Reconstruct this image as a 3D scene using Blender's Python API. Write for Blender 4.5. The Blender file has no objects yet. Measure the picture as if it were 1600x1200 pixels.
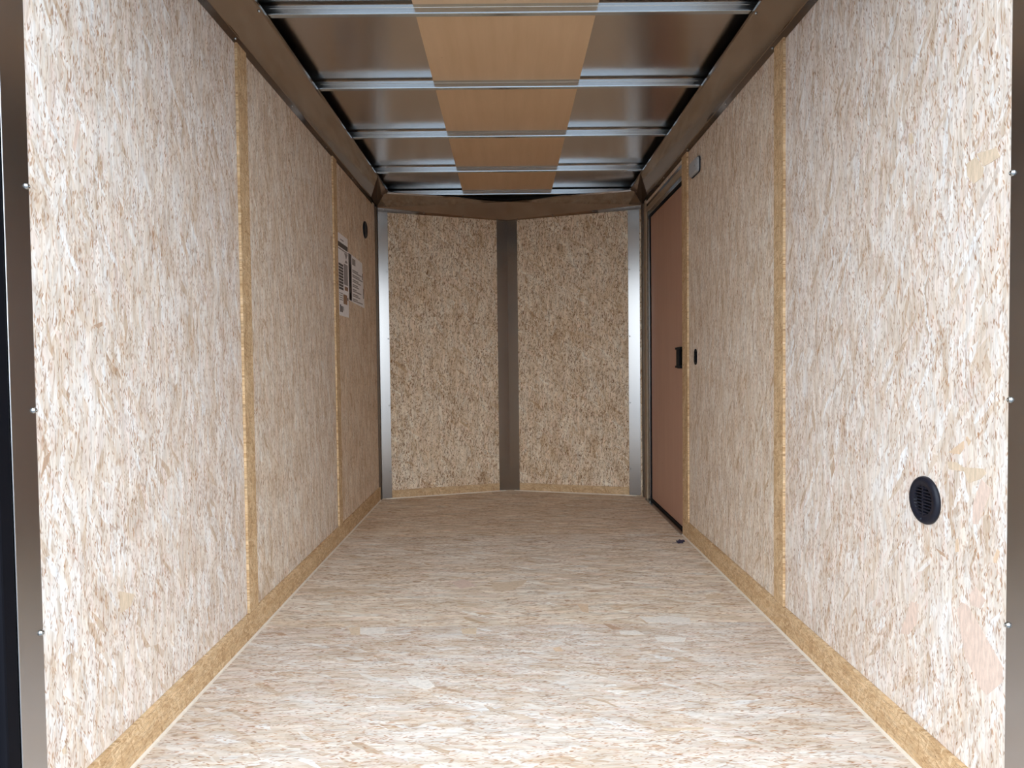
import bpy, bmesh, math, random
from mathutils import Vector, Matrix
random.seed(7)
S = bpy.context.scene
COL = S.collection

# ------------------------------------------------------------------ camera
F_PX = 1071.2165
YAW, PITCH, ROLL = 0.0051003, -0.0303195, -0.0112504
CAM = Vector((-0.0187161, 0.0, 0.8906636))
cd = bpy.data.cameras.new('camera'); cam = bpy.data.objects.new('camera', cd); COL.objects.link(cam)
cd.sensor_fit = 'HORIZONTAL'; cd.sensor_width = 36.0; cd.lens = F_PX / 1600 * 36.0
cd.clip_start = 0.02; cd.clip_end = 500
fw = Vector((math.sin(YAW) * math.cos(PITCH), math.cos(YAW) * math.cos(PITCH), math.sin(PITCH)))
ri = Vector((math.cos(YAW), -math.sin(YAW), 0)); up = ri.cross(fw)
r2 = ri * math.cos(ROLL) + up * math.sin(ROLL); u2 = up * math.cos(ROLL) - ri * math.sin(ROLL)
M3 = Matrix((r2, u2, -fw)).transposed()
cam.matrix_world = Matrix.Translation(CAM) @ M3.to_4x4()
S.camera = cam

# ------------------------------------------------------------------ sky light and exposure
SKY = 4.95
w = bpy.data.worlds.new('overcast_sky'); S.world = w; w.use_nodes = True
bg = w.node_tree.nodes['Background']
bg.inputs['Color'].default_value = (0.83, 0.94, 1.06, 1); bg.inputs['Strength'].default_value = SKY
vs = S.view_settings
vs.view_transform = 'Standard'; vs.look = 'None'; vs.gamma = 1.0; vs.use_curve_mapping = False
vs.exposure = 0.0
S.cycles.max_bounces = 10; S.cycles.diffuse_bounces = 7; S.cycles.glossy_bounces = 6

# ------------------------------------------------------------------ material helpers
class T:
    def __init__(s, name):
        s.m = bpy.data.materials.new(name); s.m.use_nodes = True
        s.t = s.m.node_tree; s.t.nodes.clear()
        s.out = s.n('ShaderNodeOutputMaterial'); s.b = s.n('ShaderNodeBsdfPrincipled')
        s.l(s.b.outputs[0], s.out.inputs[0])
    def n(s, t): return s.t.nodes.new(t)
    def l(s, a, b): s.t.links.new(a, b)
    def put(s, sock, v):
        if hasattr(v, 'is_linked') or isinstance(v, bpy.types.NodeSocket): s.l(v, sock)
        else: sock.default_value = v
    def ma(s, op, a, b=0.0, c=0.0, clamp=False):
        k = s.n('ShaderNodeMath'); k.operation = op; k.use_clamp = clamp
        s.put(k.inputs[0], a); s.put(k.inputs[1], b); s.put(k.inputs[2], c); return k.outputs[0]
    def va(s, op, a, b):
        k = s.n('ShaderNodeVectorMath'); k.operation = op; s.put(k.inputs[0], a)
        if op == 'SCALE': s.put(k.inputs[3], b)
        else: s.put(k.inputs[1], b)
        return k.outputs[0]
    def obj(s):
        k = s.n('ShaderNodeTexCoord'); return k.outputs['Object']
    def sep(s, v):
        k = s.n('ShaderNodeSeparateXYZ'); s.l(v, k.inputs[0]); return k.outputs
    def comb(s, x, y, z=0.0):
        k = s.n('ShaderNodeCombineXYZ'); s.put(k.inputs[0], x); s.put(k.inputs[1], y); s.put(k.inputs[2], z); return k.outputs[0]
    def rot(s, v, a):
        k = s.n('ShaderNodeVectorRotate'); k.rotation_type = 'Z_AXIS'; s.l(v, k.inputs['Vector']); k.inputs['Angle'].default_value = a; return k.outputs[0]
    def noise(s, v, scale=5.0, detail=2.0, rough=0.5, dim='2D'):
        k = s.n('ShaderNodeTexNoise'); k.noise_dimensions = dim; s.l(v, k.inputs['Vector'])
        k.inputs['Scale'].default_value = scale; k.inputs['Detail'].default_value = detail; k.inputs['Roughness'].default_value = rough
        return k.outputs
    def vor(s, v, feature='F1'):
        k = s.n('ShaderNodeTexVoronoi'); k.voronoi_dimensions = '2D'; k.feature = feature; s.l(v, k.inputs['Vector'])
        k.inputs['Scale'].default_value = 1.0; return k.outputs
    def ramp(s, f, stops, interp='LINEAR'):
        k = s.n('ShaderNodeValToRGB'); r = k.color_ramp; r.interpolation = interp
        while len(r.elements) < len(stops): r.elements.new(0.5)
        for e, (p, c) in zip(r.elements, stops):
            e.position = p; e.color = tuple(c) + (1,) if len(c) == 3 else c
        s.put(k.inputs[0], f); return k.outputs[0]
    def mix(s, f, a, b, mode='MIX'):
        k = s.n('ShaderNodeMix'); k.data_type = 'RGBA'; k.blend_type = mode
        s.put(k.inputs[0], f)
        for i, v in ((6, a), (7, b)):
            if isinstance(v, tuple): k.inputs[i].default_value = v if len(v) == 4 else v + (1,)
            else: s.l(v, k.inputs[i])
        return k.outputs[2]
    def mr(s, v, a, b, c, d):
        k = s.n('ShaderNodeMapRange'); s.put(k.inputs[0], v)
        for i, q in enumerate((a, b, c, d)): k.inputs[i + 1].default_value = q
        return k.outputs[0]
    def bump(s, h, st=0.1, d=0.001):
        k = s.n('ShaderNodeBump'); k.inputs['Strength'].default_value = st; k.inputs['Distance'].default_value = d
        s.l(h, k.inputs['Height']); s.l(k.outputs[0], s.b.inputs['Normal'])

def osb(name, u, v, seed, pal, size=1.0, wild=1.0, dark=(0.23, 0.125, 0.065), thr=0.76, rough=0.75, sliv=1.0, var=1.0, gr=1.0):
    """Pressed wood-flake board: layered cells give the flakes, thin cells the dark slivers, stretched noise the grain.
    u = axis along the flakes, v = axis across them (0 x, 1 y, 2 z)."""
    t = T(name); o = t.sep(t.obj())
    V = t.comb(t.ma('ADD', o[v], seed * 3.17), t.ma('ADD', o[u], seed * 5.71))
    dn = t.noise(V, 9.0 / size, 2.0)[1]
    D = t.va('SCALE', t.va('SUBTRACT', dn, (0.5, 0.5, 0.5)), 0.035 * size)
    Vd = t.va('ADD', V, D)
    dn2 = t.noise(V, 38.0 / size, 2.0)[1]
    Vs = t.va('ADD', V, t.va('SCALE', t.va('SUBTRACT', dn2, (0.5, 0.5, 0.5)), 0.0052 * size * wild))
    def cells(vec, ang, along, across, off, feature='F1'):
        q = t.va('MULTIPLY', t.rot(vec, ang), (across / size, along / size, 1.0))
        return t.vor(t.va('ADD', q, (off, off * 1.7, 0)), feature)
    col = None
    for i, (ang, al, ac, th) in enumerate(((0.04, 7, 48, -1), (0.22 * wild, 9, 72, 0.5), (-0.26 * wild, 10, 78, 0.55), (0.08, 20, 160, 0.4), (-0.6 * wild, 15, 90, 0.80))):
        c = cells(Vd, ang, al, ac, 11.3 * i + seed)
        ch = t.n('ShaderNodeSeparateColor'); t.l(c[1], ch.inputs[0])
        flake = t.ramp(ch.outputs[0], pal)
        if col is None: col = flake
        else:
            mk = t.ma('GREATER_THAN', ch.outputs[1], th)
            if i == 3: mk = t.ma('MULTIPLY', mk, 0.55)
            col = t.mix(mk, col, flake)
            if i in (1, 2):
                e = cells(Vd, ang, al, ac, 11.3 * i + seed, 'DISTANCE_TO_EDGE')
                ed = t.ma('MULTIPLY', t.mr(e[0], 0.0, 0.055, 1.0, 0.0), t.ma('MULTIPLY', t.ma('GREATER_THAN', ch.outputs[2], 0.52), mk))
                col = t.mix(t.ma('MULTIPLY', ed, 0.42 * sliv), col, dark)
    # broad paler and browner patches
    pn = t.noise(t.va('MULTIPLY', Vd, (17 / size, 5 / size, 1)), 1.0, 3.0, 0.55)[0]
    col = t.mix(t.mr(pn, 0.52, 0.70, 0.0, 0.42), col, pal[-1][1])
    col = t.mix(t.mr(pn, 0.46, 0.28, 0.0, 0.38), col, pal[0][1])
    # fine grain along the flakes
    g = t.noise(t.va('MULTIPLY', Vs, (300 / size, 16 / size, 1)), 1.0, 4.0, 0.6)[0]
    g2 = t.noise(t.va('MULTIPLY', Vd, (60 / size, 7 / size, 1)), 1.0, 3.0, 0.55)[0]
    gg = t.ma('ADD', t.mr(g, 0.3, 0.7, 1 - 0.15 * gr, 1 + 0.09 * gr), t.mr(g2, 0.3, 0.7, -0.09 * var, 0.08 * var))
    # dark slivers and chips
    den = t.mr(t.noise(V, 6.0 / size, 2.0)[0], 0.38, 0.62, 0.045, -0.045)
    for i, (ang, al, ac, th, st, rad) in enumerate(((0.06, 46, 270, thr, 0.85, 0.45), (0.42 * wild, 62, 230, thr + 0.05, 0.9, 0.42), (-0.46 * wild, 60, 235, thr + 0.05, 0.9, 0.42), (0.0, 120, 270, thr + 0.03, 0.7, 0.42), (0.10 * wild, 17, 220, thr + 0.08, 0.7, 0.4), (0.1, 30, 120, 0.972, 0.9, 0.36), (0.3, 60, 120, 0.978, 0.9, 0.36))):
        c = cells(Vs, ang, al, ac, 7.7 * i + seed * 2)
        ch = t.n('ShaderNodeSeparateColor'); t.l(c[1], ch.inputs[0])
        mk = t.ma('MULTIPLY', t.ma('GREATER_THAN', ch.outputs[0], t.ma('ADD', den, th)), t.mr(c[0], rad * 0.55, rad, 1.0, 0.0))
        mk = t.ma('MULTIPLY', mk, t.mr(ch.outputs[1], 0.0, 1.0, 0.15 * sliv, st * sliv))
        col = t.mix(mk, col, t.mix(ch.outputs[2], dark, (dark[0] * 2.0, dark[1] * 1.85, dark[2] * 1.6)))
    gc = t.comb(gg, gg, gg)
    col = t.mix(1.0, col, gc, 'MULTIPLY')
    t.l(col, t.b.inputs['Base Color']); t.b.inputs['Roughness'].default_value = rough
    t.b.inputs['Specular IOR Level'].default_value = 0.25
    t.bump(g, 0.3, 0.0006)
    return t.m

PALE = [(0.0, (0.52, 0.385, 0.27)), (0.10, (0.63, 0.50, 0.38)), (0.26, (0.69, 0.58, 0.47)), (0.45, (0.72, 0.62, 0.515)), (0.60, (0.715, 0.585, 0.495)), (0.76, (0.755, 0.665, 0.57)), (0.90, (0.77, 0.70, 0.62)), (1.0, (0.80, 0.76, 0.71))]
RAW = [(0.0, (0.46, 0.285, 0.14)), (0.3, (0.57, 0.375, 0.20)), (0.6, (0.63, 0.43, 0.24)), (1.0, (0.70, 0.51, 0.31))]
def tone(p, g, b_): return [(a, (c[0], c[1] * g, c[2] * b_)) for a, c in p]
P2 = [(a, (c[0] * 1.02, c[1], c[2] * 0.95)) for a, c in PALE]; P0 = [(a, (c[0] * 0.91, c[1] * 0.905, c[2] * 0.905)) for a, c in PALE]; P4 = [(a, (min(c[0] * 1.06, 0.84), c[1] * 0.98, c[2] * 0.83)) for a, c in PALE]; P3 = [(a, (min(c[0] * 1.03, 0.82), c[1] * 0.96, c[2] * 0.845)) for a, c in PALE]  # inward browning of the light put into middle, far and nose board colours
M = {}
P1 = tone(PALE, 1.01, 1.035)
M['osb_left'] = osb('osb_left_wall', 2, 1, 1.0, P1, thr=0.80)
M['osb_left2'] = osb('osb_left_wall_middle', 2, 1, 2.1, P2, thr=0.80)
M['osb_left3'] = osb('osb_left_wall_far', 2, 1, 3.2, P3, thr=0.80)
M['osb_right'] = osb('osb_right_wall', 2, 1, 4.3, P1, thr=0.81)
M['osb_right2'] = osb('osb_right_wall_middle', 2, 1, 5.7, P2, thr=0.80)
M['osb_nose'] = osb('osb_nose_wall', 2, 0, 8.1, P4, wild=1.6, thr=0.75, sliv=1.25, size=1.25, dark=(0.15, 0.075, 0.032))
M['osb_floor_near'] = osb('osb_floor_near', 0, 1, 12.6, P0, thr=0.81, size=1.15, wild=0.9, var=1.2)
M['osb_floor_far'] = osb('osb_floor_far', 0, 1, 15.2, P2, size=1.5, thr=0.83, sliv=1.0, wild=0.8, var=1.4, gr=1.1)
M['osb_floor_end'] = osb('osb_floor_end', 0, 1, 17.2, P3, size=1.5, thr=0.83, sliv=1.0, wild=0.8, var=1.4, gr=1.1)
M['raw_v_y'] = osb('raw_board_upright', 2, 1, 21.0, RAW, size=0.55, wild=2.2, dark=(0.12, 0.06, 0.02), thr=0.80, sliv=0.7)
M['raw_h_y'] = osb('raw_board_long', 1, 2, 25.0, RAW, size=0.5, wild=2.2, dark=(0.12, 0.06, 0.02), thr=0.80, sliv=0.7)
M['raw_h_x'] = osb('raw_board_nose', 0, 2, 29.0, RAW, size=0.5, wild=2.2, dark=(0.12, 0.06, 0.02), thr=0.80, sliv=0.7)

def metal(name, col, rough, ax=None, streak=0.15, met=1.0, spec=0.5, bump=0.0, coat=0.0):
    t = T(name); o = t.obj()
    sc = {0: (2.5, 220, 220), 1: (220, 2.5, 220), 2: (220, 220, 2.5), None: (30, 30, 30)}[ax]
    n = t.noise(t.va('MULTIPLY', o, sc), 1.0, 3.0, 0.6, '3D')[0]
    f = t.mr(n, 0.3, 0.7, 1 - streak, 1 + streak)
    t.l(t.mix(1.0, col, t.comb(f, f, f), 'MULTIPLY'), t.b.inputs['Base Color'])
    t.l(t.ma('MULTIPLY', f, rough), t.b.inputs['Roughness'])
    t.b.inputs['Metallic'].default_value = met; t.b.inputs['Specular IOR Level'].default_value = spec
    t.b.inputs['Coat Weight'].default_value = coat
    if bump: t.bump(t.noise(t.va('MULTIPLY', o, (6, 6, 6)), 1.0, 2.0, 0.5, '3D')[0], bump, 0.01)
    return t.m
def plain(name, col, rough=0.6, spec=0.4, var=0.06, scale=60):
    t = T(name); n = t.noise(t.obj(), scale, 3.0, 0.55, '3D')[0]; f = t.mr(n, 0.3, 0.7, 1 - var, 1 + var)
    t.l(t.mix(1.0, col, t.comb(f, f, f), 'MULTIPLY'), t.b.inputs['Base Color'])
    t.b.inputs['Roughness'].default_value = rough; t.b.inputs['Specular IOR Level'].default_value = spec
    return t.m
def veneer(name, a, b, axis, rough=0.6, spec=0.3):
    t = T(name); sc = [26, 26, 26]; sc[axis] = 1.6
    n = t.noise(t.va('MULTIPLY', t.obj(), tuple(sc)), 1.0, 5.0, 0.62, '3D')[0]
    n2 = t.noise(t.obj(), 3.0, 3.0, 0.5, '3D')[0]
    f = t.ma('ADD', t.mr(n, 0.3, 0.7, 0.0, 0.7), t.mr(n2, 0.35, 0.65, 0.0, 0.3), clamp=True)
    c = t.mix(f, a, b)
    vz = t.n('ShaderNodeTexVoronoi'); vz.inputs['Scale'].default_value = 9.0; t.l(t.obj(), vz.inputs['Vector'])
    ch = t.n('ShaderNodeSeparateColor'); t.l(vz.outputs['Color'], ch.inputs[0])
    kn = t.ma('MULTIPLY', t.mr(vz.outputs['Distance'], 0.02, 0.06, 0.45, 0.0), t.ma('GREATER_THAN', ch.outputs[0], 0.72))
    c = t.mix(kn, c, (a[0] * 0.45, a[1] * 0.4, a[2] * 0.35))
    t.l(c, t.b.inputs['Base Color']); t.b.inputs['Roughness'].default_value = rough; t.b.inputs['Specular IOR Level'].default_value = spec
    return t.m
def flake_mat(name, c):
    t = T(name); n = t.noise(t.va('MULTIPLY', t.obj(), (70, 190, 40)), 1.0, 5.0, 0.65, '3D')[0]
    t.l(t.mix(t.mr(n, 0.3, 0.7, 0, 1), tuple(q * 0.78 for q in c), tuple(min(q * 1.14, 0.9) for q in c)), t.b.inputs['Base Color'])
    t.b.inputs['Roughness'].default_value = 0.7; t.b.inputs['Specular IOR Level'].default_value = 0.25
    return t.m
M['galv'] = metal('galvanised_steel', (0.56, 0.64, 0.70), 0.20, 0, 0.12)
M['sheet'] = metal('aluminium_roof_sheet', (0.60, 0.55, 0.51), 0.21, 0, 0.04)
M['cove'] = metal('bronze_aluminium', (0.355, 0.30, 0.262), 0.10, 1, 0.02)
M['post'] = metal('frame_aluminium', (0.465, 0.46, 0.465), 0.26, 2, 0.012)
M['bright'] = metal('brushed_aluminium', (0.345, 0.325, 0.305), 0.22, 2, 0.015)
M['dark_metal'] = metal('dark_bronze', (0.15, 0.11, 0.08), 0.35, None, 0.05)
M['zinc'] = metal('zinc_screw', (0.42, 0.44, 0.44), 0.22, None, 0.05)
M['cavity'] = plain('dark_cavity', (0.05, 0.045, 0.04), 0.8)
M['rubber'] = plain('black_rubber', (0.004, 0.004, 0.006), 0.65, 0.08)
M['black'] = plain('black_plastic', (0.008, 0.009, 0.016), 0.42, 0.25)
M['navy'] = plain('navy_paint', (0.016, 0.032, 0.065), 0.35, 0.5, 0.25, 400)
M['skin'] = plain('navy_skin', (0.02, 0.03, 0.055), 0.4)
M['ply'] = veneer('plywood', (0.60, 0.395, 0.225), (0.68, 0.465, 0.28), 1)
M['door'] = veneer('door_skin', (0.42, 0.235, 0.165), (0.48, 0.275, 0.195), 2, 0.45)
M['tan'] = plain('tan_paint', (0.36, 0.26, 0.17), 0.45)
M['caulk'] = plain('caulk', (0.68, 0.59, 0.48), 0.6)
M['matte'] = plain('matte_black', (0.006, 0.006, 0.008), 0.55, 0.08)
M['lens'] = plain('grey_lens', (0.36, 0.36, 0.36), 0.35, 0.5, 0.1, 120)
M['paper'] = plain('paper', (0.83, 0.80, 0.79), 0.6)
M['ink'] = plain('ink', (0.09, 0.075, 0.07), 0.7)
M['ink2'] = plain('ink_grey', (0.30, 0.27, 0.26), 0.7)
M['ink3'] = plain('ink_brown', (0.30, 0.17, 0.10), 0.7)
M['leaf'] = plain('dry_leaf', (0.035, 0.025, 0.045), 0.7)
M['ground'] = plain('gravel', (0.205, 0.21, 0.22), 0.9, 0.2, 0.25, 30)
for k, c in (('pink', (0.68, 0.52, 0.425)), ('orange', (0.66, 0.48, 0.33)), ('tan', (0.64, 0.50, 0.36)), ('white', (0.74, 0.675, 0.60)), ('grey', (0.58, 0.48, 0.40)), ('brown', (0.46, 0.31, 0.21))):
    M['flake_' + k] = flake_mat('wood_flake_' + k, c)

# ------------------------------------------------------------------ mesh helpers
def mesh(name, verts, faces, mat, parent=None, smooth=False, bevel=0.0):
    me = bpy.data.meshes.new(name); bm = bmesh.new()
    vs_ = [bm.verts.new(v) for v in verts]
    for f in faces: bm.faces.new([vs_[i] for i in f])
    bmesh.ops.recalc_face_normals(bm, faces=bm.faces)
    if bevel: bmesh.ops.bevel(bm, geom=list(bm.edges), offset=bevel, segments=2, profile=0.5, affect='EDGES')
    bm.to_mesh(me); bm.free()
    me.materials.append(mat)
    if smooth:
        for p in me.polygons: p.use_smooth = True
    o = bpy.data.objects.new(name, me); COL.objects.link(o)
    if parent: o.parent = parent
    return o
BF = [(0, 1, 2, 3), (4, 5, 6, 7), (0, 1, 5, 4), (1, 2, 6, 5), (2, 3, 7, 6), (3, 0, 4, 7)]
def box(name, x0, x1, y0, y1, z0, z1, mat, parent=None, bevel=0.0):
    v = [(x0, y0, z0), (x1, y0, z0), (x1, y1, z0), (x0, y1, z0), (x0, y0, z1), (x1, y0, z1), (x1, y1, z1), (x0, y1, z1)]
    return mesh(name, v, BF, mat, parent, bevel=bevel)
def prism(name, poly, d0, d1, mat, parent=None, axis='z', bevel=0.0):
    """polygon extruded along an axis: poly in (x,y) for z, (y,z) for x, (x,z) for y"""
    def p(a, b, d): return {'z': (a, b, d), 'x': (d, a, b), 'y': (a, d, b)}[axis]
    n = len(poly); v = [p(a, b, d0) for a, b in poly] + [p(a, b, d1) for a, b in poly]
    f = [tuple(range(n)), tuple(range(2 * n - 1, n - 1, -1))] + [(i, (i + 1) % n, n + (i + 1) % n, n + i) for i in range(n)]
    return mesh(name, v, f, mat, parent, bevel=bevel)
def strip(name, A, B, z0, z1, d0, d1, mat, parent=None, bevel=0.0):
    """upright slab along the plan line A-B, between two distances d0,d1 towards the room"""
    a, b = Vector(A), Vector(B); t = (b - a).normalized(); n = Vector((t.y, -t.x))
    pts = [a + n * d0, b + n * d0, b + n * d1, a + n * d1]
    return prism(name, [tuple(q) for q in pts], z0, z1, mat, parent, bevel=bevel)
def sheet(name, prof, path, mat, parent=None):
    """thin folded sheet: prof = list of 3-D polylines (one at each station), given thickness by solidify"""
    v = []; f = []; n = len(prof)
    rows = path
    for r in rows: v += r
    for i in range(len(rows) - 1):
        for j in range(n - 1):
            a = i * n + j; f.append((a, a + 1, a + n + 1, a + n))
    me = bpy.data.meshes.new(name); me.from_pydata([tuple(q) for q in v], [], f); me.materials.append(mat)
    o = bpy.data.objects.new(name, me); COL.objects.link(o)
    md = o.modifiers.new('thickness', 'SOLIDIFY'); md.thickness = 0.0015; md.offset = 0
    if parent: o.parent = parent
    return o
def empty(name, loc=(0, 0, 0), rot=(0, 0, 0)):
    o = bpy.data.objects.new(name, None); COL.objects.link(o); o.location = loc; o.rotation_euler = rot; o.empty_display_size = 0.05; return o
def lathe(name, prof, mat, parent=None, seg=32, axis='x', smooth=True):
    """prof = (radius, height) pairs turned about an axis (x: heights point to -x)"""
    v = []; f = []
    for r, h in prof:
        for k in range(seg):
            a = 2 * math.pi * k / seg; c_, s_ = r * math.cos(a), r * math.sin(a)
            v.append({'x': (-h, c_, s_), 'y': (c_, -h, s_), 'z': (c_, s_, h)}[axis])
    for i in range(len(prof) - 1):
        for k in range(seg):
            f.append((i * seg + k, i * seg + (k + 1) % seg, (i + 1) * seg + (k + 1) % seg, (i + 1) * seg + k))
    for i in (0, len(prof) - 1):
        if prof[i][0] > 1e-6: f.append(tuple(i * seg + k for k in range(seg)))
    o = mesh(name, v, f, mat, parent)
    if smooth:
        for p in o.data.polygons: p.use_smooth = len(p.vertices) == 4
    return o
def tag(o, label=None, cat=None, kind=None, group=None):
    if label: o['label'] = label
    if cat: o['category'] = cat
    if kind: o['kind'] = kind
    if group: o['group'] = group
    return o
def put_screw(parent, loc, normal, r=0.0045):
    o = bpy.data.objects.new('screw', SCREW); COL.objects.link(o); o.parent = parent
    o.rotation_mode = 'QUATERNION'; o.rotation_quaternion = Vector((0, 0, 1)).rotation_difference(Vector(normal)); o.location = loc
    s_ = r / 0.0045; o.scale = (s_, s_, s_)
    return o
_sc = lathe('screw', [(0.0054, 0.0), (0.0052, 0.0008), (0.0044, 0.0012), (0.0042, 0.0032), (0.003, 0.0042), (0.0012, 0.0045), (0.0010, 0.0036), (0.0, 0.0036)], M['zinc'], None, 12, 'z')
SCREW = _sc.data; bpy.data.objects.remove(_sc)

# ------------------------------------------------------------------ the place: ground outside and the trailer shell
HW = 0.875                                   # half width to the face of the wall boards
NL, NA, NR = (-0.875, 4.515), (-0.016, 4.785), (0.875, 4.515)     # plan of the V nose
YL, YR = 1.2442, 1.2198                      # rear ends of the wall boards
BOT, TOP = 0.0, 1.93

g = mesh('ground', [(-40, -40, -0.5), (40, -40, -0.5), (40, 40, -0.5), (-40, 40, -0.5), (-40, -40, -0.6), (40, -40, -0.6), (40, 40, -0.6), (-40, 40, -0.6)], BF, M['ground'])
tag(g, 'grey gravel ground outside the trailer', 'ground', 'structure')

# floor: three sheets on a deck
plan = [(-0.96, 1.15), (0.96, 1.15), (0.96, 4.56), (-0.016, 4.87), (-0.96, 4.56)]
fl = prism('floor', plan, -0.10, -0.016, M['cavity'])
tag(fl, 'pale flake board trailer floor running to the pointed nose', 'floor', 'structure')
EX = 0.884
seams = [1.16, 2.307, 3.526]
fb = []
b = prism('floor_board', [(-EX, 1.16), (EX, 1.16), (EX, 2.3062), (-EX, 2.3062)], -0.016, 0, M['osb_floor_near'], fl); fb.append(b)
b = prism('floor_board', [(-EX, 2.3078), (EX, 2.3078), (EX, 3.5252), (-EX, 3.5252)], -0.016, 0, M['osb_floor_far'], fl); fb.append(b)
b = prism('floor_board', [(-EX, 3.5268), (EX, 3.5268), (EX, 4.53), (-0.016, 4.80), (-EX, 4.53)], -0.016, 0, M['osb_floor_end'], fl); fb.append(b)

# roof: aluminium sheet, bows and the plywood strip above them
ce = prism('ceiling', [(-0.96, 1.15), (0.96, 1.15), (0.96, 4.60), (-0.016, 4.90), (-0.96, 4.60)], 2.0365, 2.05, M['sheet'])
tag(ce, 'bare aluminium roof sheet above the steel roof bows', 'ceiling', 'structure')
box('plywood_strip', -0.308, 0.281, 1.2, 4.555, 2.0296, 2.0355, M['ply'], ce)
def bow(y):
    # folded channel: front face with a shallow rib, rounded lower edge, flat underside
    pr = [(0, 2.0294), (0, 2.0205), (0.0012, 2.0195), (0.0012, 2.0145), (0, 2.0135), (0, 2.0042), (0.0008, 2.0016), (0.0028, 2.0004), (0.0195, 2.0), (0.0222, 2.0012), (0.0232, 2.004), (0.0232, 2.0294)]
    v = []; n = len(pr)
    for x in (-0.86, 0.86):
        for a, z in pr: v.append((x, y + a, z))
    f = [tuple(range(n)), tuple(range(n, 2 * n))] + [(i, (i + 1) % n, n + (i + 1) % n, n + i) for i in range(n)]
    return mesh('roof_bow', v, f, M['galv'], ce)
for y in (1.60, 2.207, 2.794, 3.392, 4.000, 4.538): bow(y)

# side walls: outer skin with boards, battens
wl = box('wall_left', -0.96, -0.905, 1.19, 4.56, -0.10, 2.0365, M['cavity'])
tag(wl, 'left side wall of pale flake board sheets with raw battens', 'wall', 'structure')
wr = box('wall_right', 0.912, 0.96, 1.19, 4.56, -0.10, 2.0365, M['cavity'])
tag(wr, 'right side wall of pale flake board sheets behind round black vent', 'wall', 'structure')
TH = 0.0095
def lboard(y0, y1, m, z0=0.0, z1=TOP): return box('wall_board', -HW - TH, -HW, y0, y1, z0, z1, M[m], wl)
pl1 = lboard(YL, 2.2550, 'osb_left'); lboard(2.2556, 3.4480, 'osb_left2'); lboard(3.4486, 4.478, 'osb_left3')
BT = 0.0085
def batten(parent, side, y0, y1, z1, z0=0.088):
    a = side * HW; b_ = side * (HW - BT)
    return box('batten', min(a, b_), max(a, b_), y0, y1, z0, z1, M['raw_v_y'], parent, bevel=0.0008)
batten(wl, -1, 2.207, 2.285, 1.9165); batten(wl, -1, 3.396, 3.466, 1.9165)
def rboard(y0, y1, m, z0=0.0, z1=TOP): return box('wall_board', HW, HW + TH, y0, y1, z0, z1, M[m], wr)
pr1 = rboard(YR, 2.2550, 'osb_right'); rboard(2.2556, 3.486, 'osb_right2'); rboard(3.4861, 4.47, 'osb_right2', 1.896, TOP)
batten(wr, 1, 2.206, 2.283, 1.9165); batten(wr, 1, 3.385, 3.486, 1.9165)

# nose walls
def lerp(A, B, t): return (A[0] + (B[0] - A[0]) * t, A[1] + (B[1] - A[1]) * t)
wn1 = strip('wall_nose_left', (-0.99, 4.50), (0.014, 4.8092), -0.10, 2.0365, -0.06, -0.02, M['cavity'])
tag(wn1, 'left nose wall of speckled flake board between metal trims', 'wall', 'structure')
strip('wall_board', NL, NA, 0.0, TOP - 0.03, -0.0095, 0, M['osb_nose'], wn1)
wn2 = strip('wall_nose_right', (-0.046, 4.8089), (0.99, 4.50), -0.10, 2.0365, -0.06, -0.02, M['cavity'])
tag(wn2, 'right nose wall of speckled flake board beside the brown side door', 'wall', 'structure')
strip('wall_board', NA, NR, 0.0, TOP - 0.03, -0.0095, 0, M['osb_nose'], wn2)

# baseboards and the pale caulk bead along the floor
BH = 0.088
def base_side(name, side, y0, y1, label):
    a = side * HW; b_ = side * (HW - 0.010)
    o = box(name, min(a, b_), max(a, b_), y0, y1, 0.001, BH, M['raw_h_y'], None, bevel=0.0012)
    tag(o, label, 'baseboard', 'structure')
    c_ = side * (HW - 0.0145)
    prism('caulk_bead', [(b_, 0.0), (c_, 0.0), (c_ + side * 0.0008, 0.0035), (b_, 0.007)], y0, y1, M['caulk'], o, axis='y')
    return o
base_side('baseboard_left', -1, YL + 0.004, 4.478, 'raw brown chipboard baseboard along the whole left wall')
base_side('baseboard_right', 1, YR + 0.004, 3.486, 'raw brown chipboard baseboard along the right wall up to the door')
for nm, A, B, lab in (('baseboard_nose_left', lerp(NL, NA, 0.0865), lerp(NL, NA, 0.914), 'low raw chipboard baseboard under the left nose wall'),
                      ('baseboard_nose_right', lerp(NA, NR, 0.077), lerp(NA, NR, 0.8925), 'low raw chipboard baseboard under the right nose wall')):
    o = strip(nm, A, B, 0.001, 0.056, 0, 0.006, M['raw_h_x'], None, bevel=0.001); tag(o, lab, 'baseboard', 'structure')
    strip('caulk_bead', lerp(A, B, -0.05), lerp(A, B, 1.06), 0.0, 0.006, 0.006, 0.011, M['caulk'], o)

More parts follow.
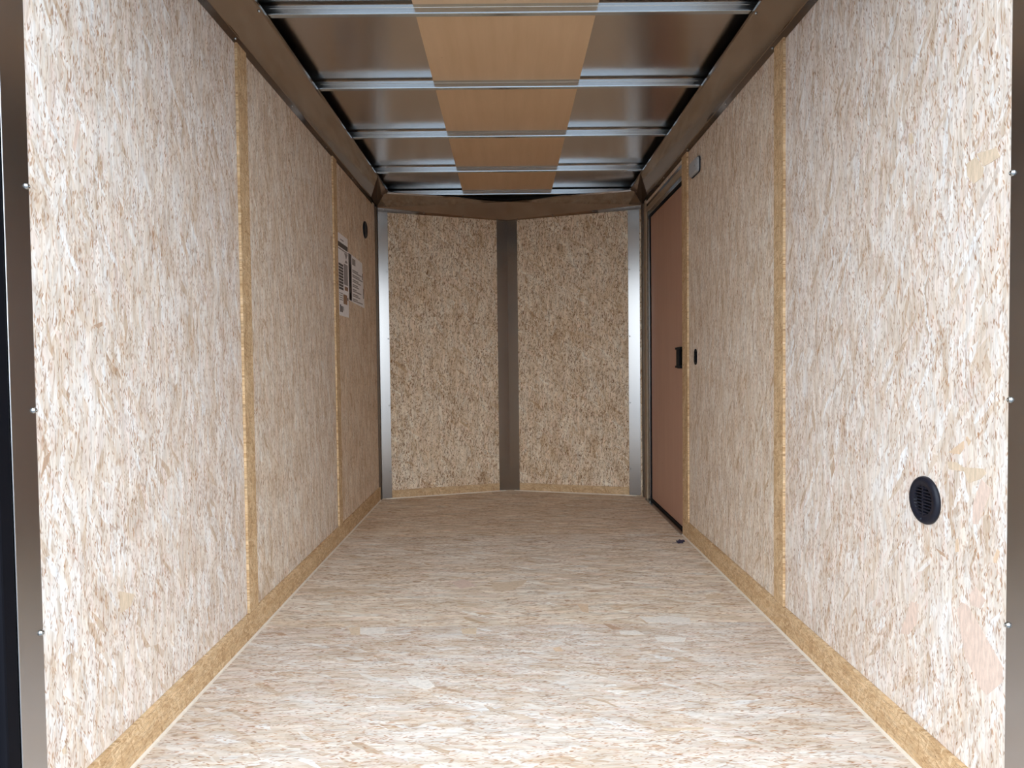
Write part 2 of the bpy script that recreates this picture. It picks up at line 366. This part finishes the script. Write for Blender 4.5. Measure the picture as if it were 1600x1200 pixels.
# ------------------------------------------------------------------ metal trims
# side coves: flange on the wall, sloping face, small return lip
def cove_side(name, side, label, screws):
    pr = [(0.8735, 1.912), (0.8735, 1.944), (0.872, 1.946), (0.772, 1.9855), (0.768, 1.989), (0.768, 1.998)]
    rows = [[(side * x, y, z) for x, z in pr] for y in (1.225, 4.40)]
    o = sheet(name, pr, rows, M['cove']); tag(o, label, 'cove trim', 'structure')
    for y in screws: put_screw(o, (side * 0.8725, y, 1.929), (-side, 0, 0), 0.004)
    return o
cl = cove_side('trim_1', -1, 'long bronze metal cove along the top of the left wall', (1.42, 1.80, 2.21, 2.78, 3.30, 3.85))
cr = cove_side('trim_2', 1, 'long bronze metal cove along the top of the right wall', (1.42, 1.80, 2.31, 2.80, 3.39, 3.90))
nrm = Vector((0.37, 0, -0.93)).normalized()
put_screw(cl, (-0.774, 2.150, 1.9835), nrm, 0.004); put_screw(cr, (0.774, 2.190, 1.9835), Vector((-0.37, 0, -0.93)).normalized(), 0.004)
# nose coves
def cove_nose(name, C, side, label):
    a = Vector(C); b_ = Vector(NA); t = (b_ - a).normalized(); n = Vector((t.y, -t.x)) if side < 0 else Vector((-t.y, t.x))
    a2 = a + t * 0.006
    def row(p, zb, zf, d_in, inner):
        q = []
        for d, z in ((0.003, zb), (0.003, zf)): q.append((p.x + n.x * d, p.y + n.y * d, z))
        q.append((inner[0], inner[1], 1.985)); q.append((inner[0], inner[1], 1.995)); return q
    in_c = (side * 0.800, 4.425); in_a = (NA[0], NA[1] - 0.098)
    pe = b_ - t * 0.001
    o = sheet(name, [0] * 4, [row(a2, 1.889, 1.917, 0, in_c), row(pe, 1.876, 1.882, 0, in_a)], M['cove'])
    tag(o, label, 'cove trim', 'structure')
    for s_ in (0.05, 0.35, 0.65, 0.92):
        p = a2.lerp(pe, s_); put_screw(o, (p.x + n.x * 0.004, p.y + n.y * 0.004, 1.889 + (1.876 - 1.889) * s_ + 0.014 * (1 - s_) + 0.004), (n.x, n.y, 0), 0.0035)
    # folded gusset closing the gap to the side cove
    gv = [(side * 0.766, 4.03, 1.986), (side * 0.800, 4.43, 1.984), (side * 0.868, 4.512, 1.918), (side * 0.8705, 4.36, 1.944)]
    gv2 = [(x - side * 0.0, y, z + 0.004) for x, y, z in gv]
    mesh('gusset', gv + gv2, BF, M['dark_metal'], o)
    put_screw(o, (side * 0.862, 4.44, 1.932), (-side * 0.5, -0.4, -0.75), 0.0035)
    return o
cove_nose('trim_3', NL, -1, 'short bronze cove over the left nose wall')
cove_nose('trim_4', NR, 1, 'short bronze cove over the right nose wall')
# bright corner plates and dark corner returns
def corner(name, A, B, t0, t1, label, scr):
    a, b_ = lerp(A, B, t0), lerp(A, B, t1)
    o = strip(name, a, b_, 0.004, 1.893, 0.0005, 0.0028, M['bright'], None, bevel=0.0006); tag(o, label, 'corner trim', 'structure')
    tv = (Vector(B) - Vector(A)).normalized(); n = Vector((tv.y, -tv.x))
    e = Vector(b_) if scr > 0 else Vector(a)
    e = e - tv * 0.008 * scr
    for z in (0.18, 0.62, 1.06, 1.50, 1.86): put_screw(o, (e.x + n.x * 0.0028, e.y + n.y * 0.0028, z), (n.x, n.y, 0), 0.0038)
    return o
corner('trim_5', NL, NA, 0.014, 0.086, 'bright brushed metal strip in the left front corner', 1)
corner('trim_6', NA, NR, 0.893, 0.974, 'bright brushed metal strip in the right front corner beside the door', -1)
for nm, sd, lab, y0 in (('trim_7', -1, 'narrow dark bronze upright closing the left front corner', 4.478), ('trim_8', 1, 'narrow dark bronze upright between nose wall and door frame', 4.468)):
    o = box(nm, min(sd * 0.861, sd * 0.8845), max(sd * 0.861, sd * 0.8845), y0 + 0.001, 4.517, 0.002, 1.915, M['dark_metal'], None, bevel=0.001); tag(o, lab, 'corner trim', 'structure')
# centre post folded to the V
tl = (Vector(NA) - Vector(NL)).normalized(); tr = (Vector(NR) - Vector(NA)).normalized()
nl_ = Vector((tl.y, -tl.x)); nr_ = Vector((tr.y, -tr.x)); na = Vector(NA)
pts = [na - tl * 0.077 + nl_ * 0.0005, na - tl * 0.077 + nl_ * 0.003, na + Vector((0, -0.0032)), na + tr * 0.071 + nr_ * 0.003, na + tr * 0.071 + nr_ * 0.0005, na + Vector((0, -0.0005))]
o = prism('trim_9', [tuple(p) for p in pts], 0.004, 1.884, M['bright']); tag(o, 'folded metal post down the middle of the nose', 'corner trim', 'structure')
for z in (0.012, 0.64, 1.25, 1.872):
    p = na + tr * 0.062 + nr_ * 0.003; put_screw(o, (p.x, p.y, z), (nr_.x, nr_.y, 0), 0.0035)
    p = na - tl * 0.068 + nl_ * 0.003; put_screw(o, (p.x, p.y, z + 0.002), (nl_.x, nl_.y, 0), 0.0035)

# rear opening: metal liners, gaskets, painted hoop
def liner(name, side, y0, y1, label, ys):
    xs = sorted((side * 0.8735, side * 0.884))
    o = box(name, xs[0], xs[1], y0, y1, -0.06, 2.0, M['post'], None, bevel=0.0012); tag(o, label, 'door jamb', 'structure')
    for z in (0.002, 0.4105, 0.8155, 1.2155, 1.62): put_screw(o, (side * 0.8735, ys, z), (-side, 0, 0), 0.0050)
    xg = sorted((side * 0.8745, side * 0.892))
    box('gasket', xg[0], xg[1], y0 - 0.034, y0 - 0.001, -0.06, 2.0, M['rubber'], o, bevel=0.004)
    return o
liner('trim_10', -1, 1.1800, YL - 0.001, 'brown-grey metal jamb strip with screws at the left edge of the opening', 1.2362)
liner('trim_11', 1, 1.1550, YR - 0.001, 'brown-grey metal jamb strip with screws at the right edge of the opening', 1.2132)
hp = []
ho = box('trim_12', -1.01, 1.01, 1.13, 1.215, 1.90, 2.05, M['navy'], None, bevel=0.004); tag(ho, 'dark navy painted steel hoop around the rear opening', 'door frame', 'structure')
box('frame_post', -1.01, -0.8925, 1.135, 1.188, -0.12, 1.90, M['navy'], ho, bevel=0.004)
box('frame_post', 0.8925, 1.01, 1.11, 1.188, -0.12, 1.90, M['navy'], ho, bevel=0.004)
box('frame_sill', -1.01, 1.01, 1.10, 1.16, -0.12, -0.004, M['navy'], ho, bevel=0.004)

# ------------------------------------------------------------------ side door
D0, D1, DT = 3.492, 4.344, 1.801
dr = empty('door_1', (0.89, 3.9, 0)); tag(dr, 'brown flush side door in the right wall near the nose', 'door', 'structure')
def dbox(name, x0, x1, y0, y1, z0, z1, mat, parent=None, bevel=0.0):
    p = parent or dr
    o = box(name, x0 - 0.89, x1 - 0.89, y0 - 3.9, y1 - 3.9, z0, z1, mat, None, bevel)
    o.parent = p; return o
dbox('door_leaf', 0.889, 0.911, D0 + 0.006, D1 - 0.004, 0.02, DT, M['door'], bevel=0.002)
dbox('gasket', 0.884, 0.911, D1 - 0.004, D1 + 0.030, 0.010, DT + 0.012, M['rubber'])
dbox('gasket', 0.8845, 0.911, D0 + 0.004, D1 + 0.028, DT, DT + 0.014, M['rubber'])
dbox('gasket', 0.882, 0.911, D0 + 0.004, D1 + 0.028, 0.008, 0.020, M['rubber'])
dbox('door_jamb', 0.8755, 0.911, D1 + 0.0302, 4.402, 0.0, 1.895, M['bright'], bevel=0.0015)
dbox('door_stop', 0.8755, 0.8838, 4.354, D1 + 0.030, 0.0, 1.889, M['bright'])
dbox('door_jamb', 0.870, 0.911, 4.4025, 4.467, 0.0, 1.905, M['tan'], bevel=0.0015)
dbox('door_jamb', 0.8765, 0.911, D0 - 0.005, D0 + 0.004, 0.0, 1.895, M['bright'], bevel=0.001)
dbox('door_header', 0.878, 0.911, D0 + 0.004, 4.353, DT + 0.014, DT + 0.040, M['post'], bevel=0.0015)
dbox('door_header', 0.872, 0.911, D0 + 0.004, 4.402, DT + 0.041, DT + 0.074, M['tan'], bevel=0.003)
dbox('door_header', 0.8755, 0.911, D0 + 0.004, 4.402, DT + 0.075, 1.8955, M['post'], bevel=0.001)
dbox('threshold', 0.855, 0.911, D0 - 0.004, 4.402, 0.0005, 0.0075, M['bright'], bevel=0.0015)
h = dbox('door_handle', 0.884, 0.890, 3.548, 3.664, 0.853, 0.967, M['matte'], bevel=0.002)
for z in (0.856, 0.952):
    q = dbox('handle_flange', 0.872, 0.885, 3.552, 3.660, z, z + 0.012, M['matte'], h, bevel=0.002)
q = dbox('paddle', 0.868, 0.876, 3.556, 3.620, 0.866, 0.954, M['matte'], h, bevel=0.003)

# ------------------------------------------------------------------ fittings on the walls
def make_vent(loc, rz, label):
    e = empty('round_vent', loc, (0, 0, rz)); tag(e, label, 'vent')
    lathe('rim', [(0.0315, 0.0), (0.0315, 0.0074), (0.0325, 0.0078), (0.0375, 0.0078), (0.0395, 0.0092), (0.0455, 0.0092), (0.0495, 0.0075), (0.0515, 0.0035), (0.0515, 0.0), (0.0315, 0.0)], M['black'], e, 40)
    lathe('back_plate', [(0.0318, 0.0), (0.0318, 0.0008), (0.0, 0.0008)], M['rubber'], e, 32)
    zs = [(-4 + k) * 0.0068 for k in range(9)]
    for z in zs:
        hw = math.sqrt(max(0.0318 ** 2 - z * z, 1e-6))
        v = [(-0.0030, -hw, z - 0.0018), (-0.0030, hw, z - 0.0018), (-0.0030, hw, z + 0.0010), (-0.0030, -hw, z + 0.0010),
             (-0.0076, -hw, z - 0.0016), (-0.0076, hw, z - 0.0016), (-0.0076, hw, z + 0.0016), (-0.0076, -hw, z + 0.0016)]
        mesh('slat', v, BF, M['black'], e)
    box('rib', -0.0077, -0.001, -0.0026, 0.0026, -0.0316, 0.0316, M['black'], e)
    sc = put_screw(e, (-0.0085, 0.004, -0.041), (-1, 0, 0), 0.0035); sc.data = sc.data.copy(); sc.data.materials[0] = M['black']
    return e
make_vent((HW, 1.4595, 0.5865), 0, 'round black slatted vent low on the right wall near the opening')
make_vent((-HW, 4.163, 1.7035), math.pi, 'round black vent high on the left wall near the corner')

# grey dome lamp above the door side of the right wall
def rrect(y0, y1, z0, z1, r, seg=5):
    p = []
    for cy_, cz_, a0 in ((y1 - r, z1 - r, 0), (y0 + r, z1 - r, 90), (y0 + r, z0 + r, 180), (y1 - r, z0 + r, 270)):
        for k in range(seg + 1):
            a = math.radians(a0 + 90 * k / seg); p.append((cy_ + r * math.cos(a), cz_ + r * math.sin(a)))
    return p
la = empty('dome_lamp', (HW, 3.246, 1.801)); tag(la, 'small unlit grey lamp high on the right wall beside the door', 'lamp')
prism('lamp_base', rrect(-0.074, 0.074, -0.037, 0.037, 0.018), -0.006, 0.0, M['black'], la, axis='x')
ring = [(-0.006, 1.0, 0.0), (-0.013, 0.97, 0.0), (-0.018, 0.86, 0.0)]
pv = []; base = rrect(-0.069, 0.069, -0.034, 0.034, 0.016); n = len(base)
for x, s_, _ in ring: pv += [(x, a * s_, b2 * s_) for a, b2 in base]
pf = [(i * n + k, i * n + (k + 1) % n, (i + 1) * n + (k + 1) % n, (i + 1) * n + k) for i in range(2) for k in range(n)] + [tuple(2 * n + k for k in range(n)), tuple(range(n))]
mesh('lens', pv, pf, M['lens'], la)
box('switch', -0.0215, -0.017, -0.050, -0.036, -0.005, 0.005, M['lens'], la, bevel=0.001)

# oval black keeper beside the door
kp = empty('latch_keeper', (HW, 3.262, 0.911)); tag(kp, 'tiny black oval latch keeper on the right wall beside the door handle', 'keeper')
prism('plate', rrect(-0.021, 0.021, -0.038, 0.038, 0.0205), -0.0035, 0, M['matte'], kp, axis='x')
prism('bolt_cup', rrect(-0.010, 0.010, -0.024, 0.024, 0.0095), -0.0060, -0.0035, M['rubber'], kp, axis='x')

# two printed sheets on the left wall
def paper(name, y0, y1, z0, z1, label, marks, corners=None):
    e = empty(name, (-HW, y0, z0)); tag(e, label, 'notice', None, None)
    W_, H_ = y1 - y0, z1 - z0
    poly = corners or [(0, 0), (W_, 0), (W_, H_), (0, H_)]
    prism('sheet', poly, 0.0003, 0.0009, M['paper'], e, axis='x')
    for a0, a1, b0, b1, m in marks:
        box('print', 0.0009, 0.0012, a0 * W_, a1 * W_, b0 * H_, b1 * H_, M[m], e)
    return e
P1 = [(0.28, 0.58, 0.925, 0.94, 'ink2'), (0.06, 0.98, 0.835, 0.895, 'ink'), (0.06, 0.98, 0.805, 0.822, 'ink2')]
for k in range(9): P1.append((0.08, 0.50, 0.32 + k * 0.036, 0.348 + k * 0.036, 'ink'))
P1 += [(0.56, 0.95, 0.40, 0.66, 'ink2'), (0.62, 0.95, 0.33, 0.38, 'ink3')]
for k in range(4): P1.append((0.10, 0.44, 0.19 + k * 0.026, 0.202 + k * 0.026, 'ink2'))
P1 += [(0.48, 0.85, 0.155, 0.275, 'ink3'), (0.88, 0.96, 0.21, 0.25, 'ink'), (0.14, 0.24, 0.045, 0.135, 'ink'), (0.26, 0.40, 0.045, 0.120, 'ink'), (0.44, 0.52, 0.07, 0.12, 'ink2')]
nt = paper('wall_notice', 3.482, 3.709, 1.145, 1.566, 'tall white printed notice beside the batten on the left wall', P1)
for tri in ([(0.62, 0.80), (0.98, 0.80), (0.80, 0.72)], [(0.66, 0.68), (0.80, 0.72), (0.96, 0.69), (0.80, 0.675)]):
    prism('print', [(a * 0.227, b2 * 0.421) for a, b2 in tri], 0.0009, 0.0012, M['ink2'], nt, axis='x')
P2 = [(0.015, 0.19, 0.06, 0.985, 'ink'), (0.07, 0.125, 0.30, 0.80, 'ink3'), (0.06, 0.13, 0.05, 0.22, 'ink2'), (0.24, 0.44, 0.80, 0.93, 'ink2')]
for k in range(7):
    z = 0.06 + k * 0.098
    P2 += [(0.24, (0.90, 0.72, 0.80, 0.66, 0.78, 0.92, 0.86)[k], z, z + 0.024, 'ink2'), (0.24, (0.55, 0.60, 0.5, 0.58, 0.62, 0.7, 0.6)[k], z + 0.034, z + 0.058, 'ink2')]
P2 += [(0.90, 0.935, 0.60, 0.74, 'ink'), (0.945, 0.985, 0.20, 0.42, 'ink')]
paper('wall_notice', 3.715, 4.105, 1.228, 1.499, 'wide white printed notice with dark left edge below the left vent', P2, [(0.0, 0.012), (0.400, 0.0), (0.352, 0.262), (0.0, 0.271)])

# scrap of dry leaf on the floor by the door
lf = empty('leaf_scrap', (0.815, 3.335, 0.0)); tag(lf, 'tiny dark crumpled leaf scrap on the floor by the door', 'debris')
bm = bmesh.new(); bmesh.ops.create_icosphere(bm, subdivisions=3, radius=1.0)
for v in bm.verts:
    k = 1 + 0.28 * math.sin(7 * v.co.x + 3 * v.co.z) + 0.22 * math.sin(9 * v.co.y + 1.3) + random.uniform(-0.05, 0.05)
    v.co = Vector((v.co.x * 0.017 * k, v.co.y * 0.013 * k, max(v.co.z * 0.009 * k + 0.006, 0.0003)))
me = bpy.data.meshes.new('blade'); bm.to_mesh(me); bm.free(); me.materials.append(M['leaf'])
o = bpy.data.objects.new('blade', me); COL.objects.link(o); o.parent = lf
cu = [(-0.012, 0, 0.003), (-0.028, -0.004, 0.002), (-0.042, -0.010, 0.0012)]
v = []; f = []
for i, p in enumerate(cu):
    for k in range(5):
        a = k * 2 * math.pi / 5; v.append((p[0], p[1] + 0.0011 * math.cos(a), p[2] + 0.0011 * math.sin(a)))
for i in range(2):
    for k in range(5): f.append((i * 5 + k, i * 5 + (k + 1) % 5, i * 5 + 5 + (k + 1) % 5, i * 5 + 5 + k))
mesh('stalk', v, f + [(0, 1, 2, 3, 4), (10, 11, 12, 13, 14)], M['leaf'], lf)

# ------------------------------------------------------------------ the flakes that stand out on walls and floor
FLAKES = [
("right","pink",[(1.355, 0.387), (1.338, 0.408), (1.32, 0.406), (1.227, 0.329), (1.226, 0.301), (1.267, 0.256), (1.285, 0.261), (1.329, 0.302)]),
("right","pink",[(1.288, 0.662), (1.258, 0.646), (1.265, 0.636), (1.296, 0.573), (1.311, 0.57), (1.311, 0.606)]),
("right","orange",[(1.386, 0.699), (1.338, 0.729), (1.337, 0.714), (1.35, 0.7), (1.368, 0.699)]),
("right","orange",[(1.333, 0.736), (1.328, 0.738), (1.318, 0.729), (1.325, 0.719)]),
("right","tan",[(1.39, 0.68), (1.363, 0.683), (1.337, 0.676), (1.282, 0.682), (1.275, 0.674), (1.288, 0.662), (1.307, 0.654), (1.324, 0.647), (1.337, 0.668), (1.382, 0.665)]),
("right","tan",[(1.338, 1.267), (1.311, 1.273), (1.289, 1.245), (1.293, 1.23), (1.316, 1.223), (1.335, 1.243)]),
("right","tan",[(1.309, 1.278), (1.257, 1.273), (1.246, 1.254), (1.27, 1.25), (1.29, 1.249)]),
("right","grey",[(1.317, 1.137), (1.304, 1.187), (1.27, 1.212), (1.252, 1.242), (1.256, 1.22), (1.284, 1.186)]),
("right","pink",[(1.553, 0.26), (1.511, 0.349), (1.482, 0.353), (1.489, 0.307), (1.52, 0.27)]),
("right","white",[(1.335, 0.459), (1.323, 0.461), (1.313, 0.454), (1.32, 0.44), (1.333, 0.442)]),
("right","pink",[(1.318, 0.427), (1.303, 0.453), (1.272, 0.435), (1.287, 0.414), (1.312, 0.411)]),
("right","orange",[(1.253, 0.52), (1.244, 0.54), (1.237, 0.537), (1.245, 0.513), (1.253, 0.512)]),
("right","brown",[(1.428, 0.493), (1.395, 0.489), (1.393, 0.482), (1.409, 0.484)]),
("right","orange",[(1.361, 0.525), (1.353, 0.532), (1.35, 0.506), (1.361, 0.501)]),
("right","tan",[(1.531, 1.388), (1.519, 1.388), (1.511, 1.363), (1.527, 1.363)]),
("right","brown",[(1.308, 1.479), (1.305, 1.492), (1.299, 1.475), (1.304, 1.466)]),
("right","white",[(1.312, 0.643), (1.304, 0.647), (1.3, 0.637), (1.305, 0.628), (1.313, 0.63)]),
("left","brown",[(1.249, 0.687), (1.261, 0.725), (1.281, 0.737), (1.272, 0.717)]),
("left","brown",[(1.426, 0.979), (1.455, 0.988), (1.456, 0.98), (1.44, 0.973)]),
("left","tan",[(1.49, 0.402), (1.549, 0.375), (1.534, 0.354), (1.492, 0.352)]),
("left","tan",[(1.285, 0.166), (1.295, 0.167), (1.3, 0.151), (1.288, 0.156)]),
("left","pink",[(1.373, 1.323), (1.39, 1.387), (1.403, 1.388), (1.38, 1.319)]),
("floor","white",[(0.427, 2.375), (0.464, 2.362), (0.523, 2.375), (0.601, 2.351), (0.593, 2.31), (0.508, 2.31), (0.444, 2.318)]),
("floor","white",[(0.338, 2.242), (0.392, 2.247), (0.417, 2.212), (0.375, 2.21), (0.339, 2.215)]),
("floor","white",[(0.444, 2.192), (0.502, 2.192), (0.546, 2.182), (0.532, 2.151), (0.471, 2.148), (0.448, 2.16)]),
("floor","brown",[(0.295, 2.31), (0.311, 2.305), (0.353, 2.262), (0.324, 2.254)]),
("floor","orange",[(0.224, 2.502), (0.265, 2.496), (0.257, 2.412), (0.236, 2.421)]),
("floor","brown",[(0.26, 2.641), (0.298, 2.651), (0.346, 2.636), (0.296, 2.631)]),
("floor","brown",[(0.18, 2.547), (0.193, 2.55), (0.204, 2.537), (0.188, 2.526)]),
("floor","tan",[(-0.57, 2.302), (-0.534, 2.312), (-0.518, 2.237), (-0.547, 2.238)]),
("floor","white",[(-0.531, 2.3), (-0.44, 2.303), (-0.441, 2.248), (-0.519, 2.245)]),
("floor","brown",[(-0.807, 2.26), (-0.786, 2.268), (-0.762, 2.248), (-0.777, 2.24)]),
("floor","tan",[(-0.098, 2.749), (0.052, 2.792), (0.024, 2.716), (-0.027, 2.66), (-0.09, 2.685)]),
("floor","tan",[(-0.188, 2.28), (-0.135, 2.287), (-0.135, 2.232), (-0.18, 2.239)]),
("floor","white",[(-0.318, 1.921), (-0.253, 1.909), (-0.231, 1.87), (-0.255, 1.852), (-0.304, 1.886)]),
("floor","brown",[(0.294, 2.306), (0.315, 2.299), (0.346, 2.254), (0.319, 2.255)]),
("floor","tan",[(0.341, 1.636), (0.448, 1.641), (0.441, 1.629), (0.358, 1.626)]),
("floor","pink",[(-0.262, 2.771), (-0.212, 2.811), (-0.155, 2.727), (-0.217, 2.69)]),
("floor","orange",[(0.11, 2.115), (0.133, 2.124), (0.142, 2.09), (0.116, 2.089)]),
("floor","white",[(0.242, 1.834), (0.277, 1.835), (0.297, 1.826), (0.265, 1.815)]),
("floor","tan",[(0.716, 2.58), (0.797, 2.586), (0.771, 2.542), (0.715, 2.535)]),
]
for k, (where, colr, poly) in enumerate(FLAKES):
    d = 0.0003 + 0.00004 * (k % 7)
    mt = M['flake_' + colr]
    if where == 'floor':
        ym = sum(q[1] for q in poly) / len(poly)
        par = fb[0] if ym < 2.307 else fb[1]
        prism('wood_flake', poly, -0.0004, d, mt, par, axis='z')
    elif where == 'right': prism('wood_flake', poly, HW - d, HW + 0.0004, mt, pr1, axis='x')
    else: prism('wood_flake', poly, -HW - 0.0004, -HW + d, mt, pl1, axis='x')
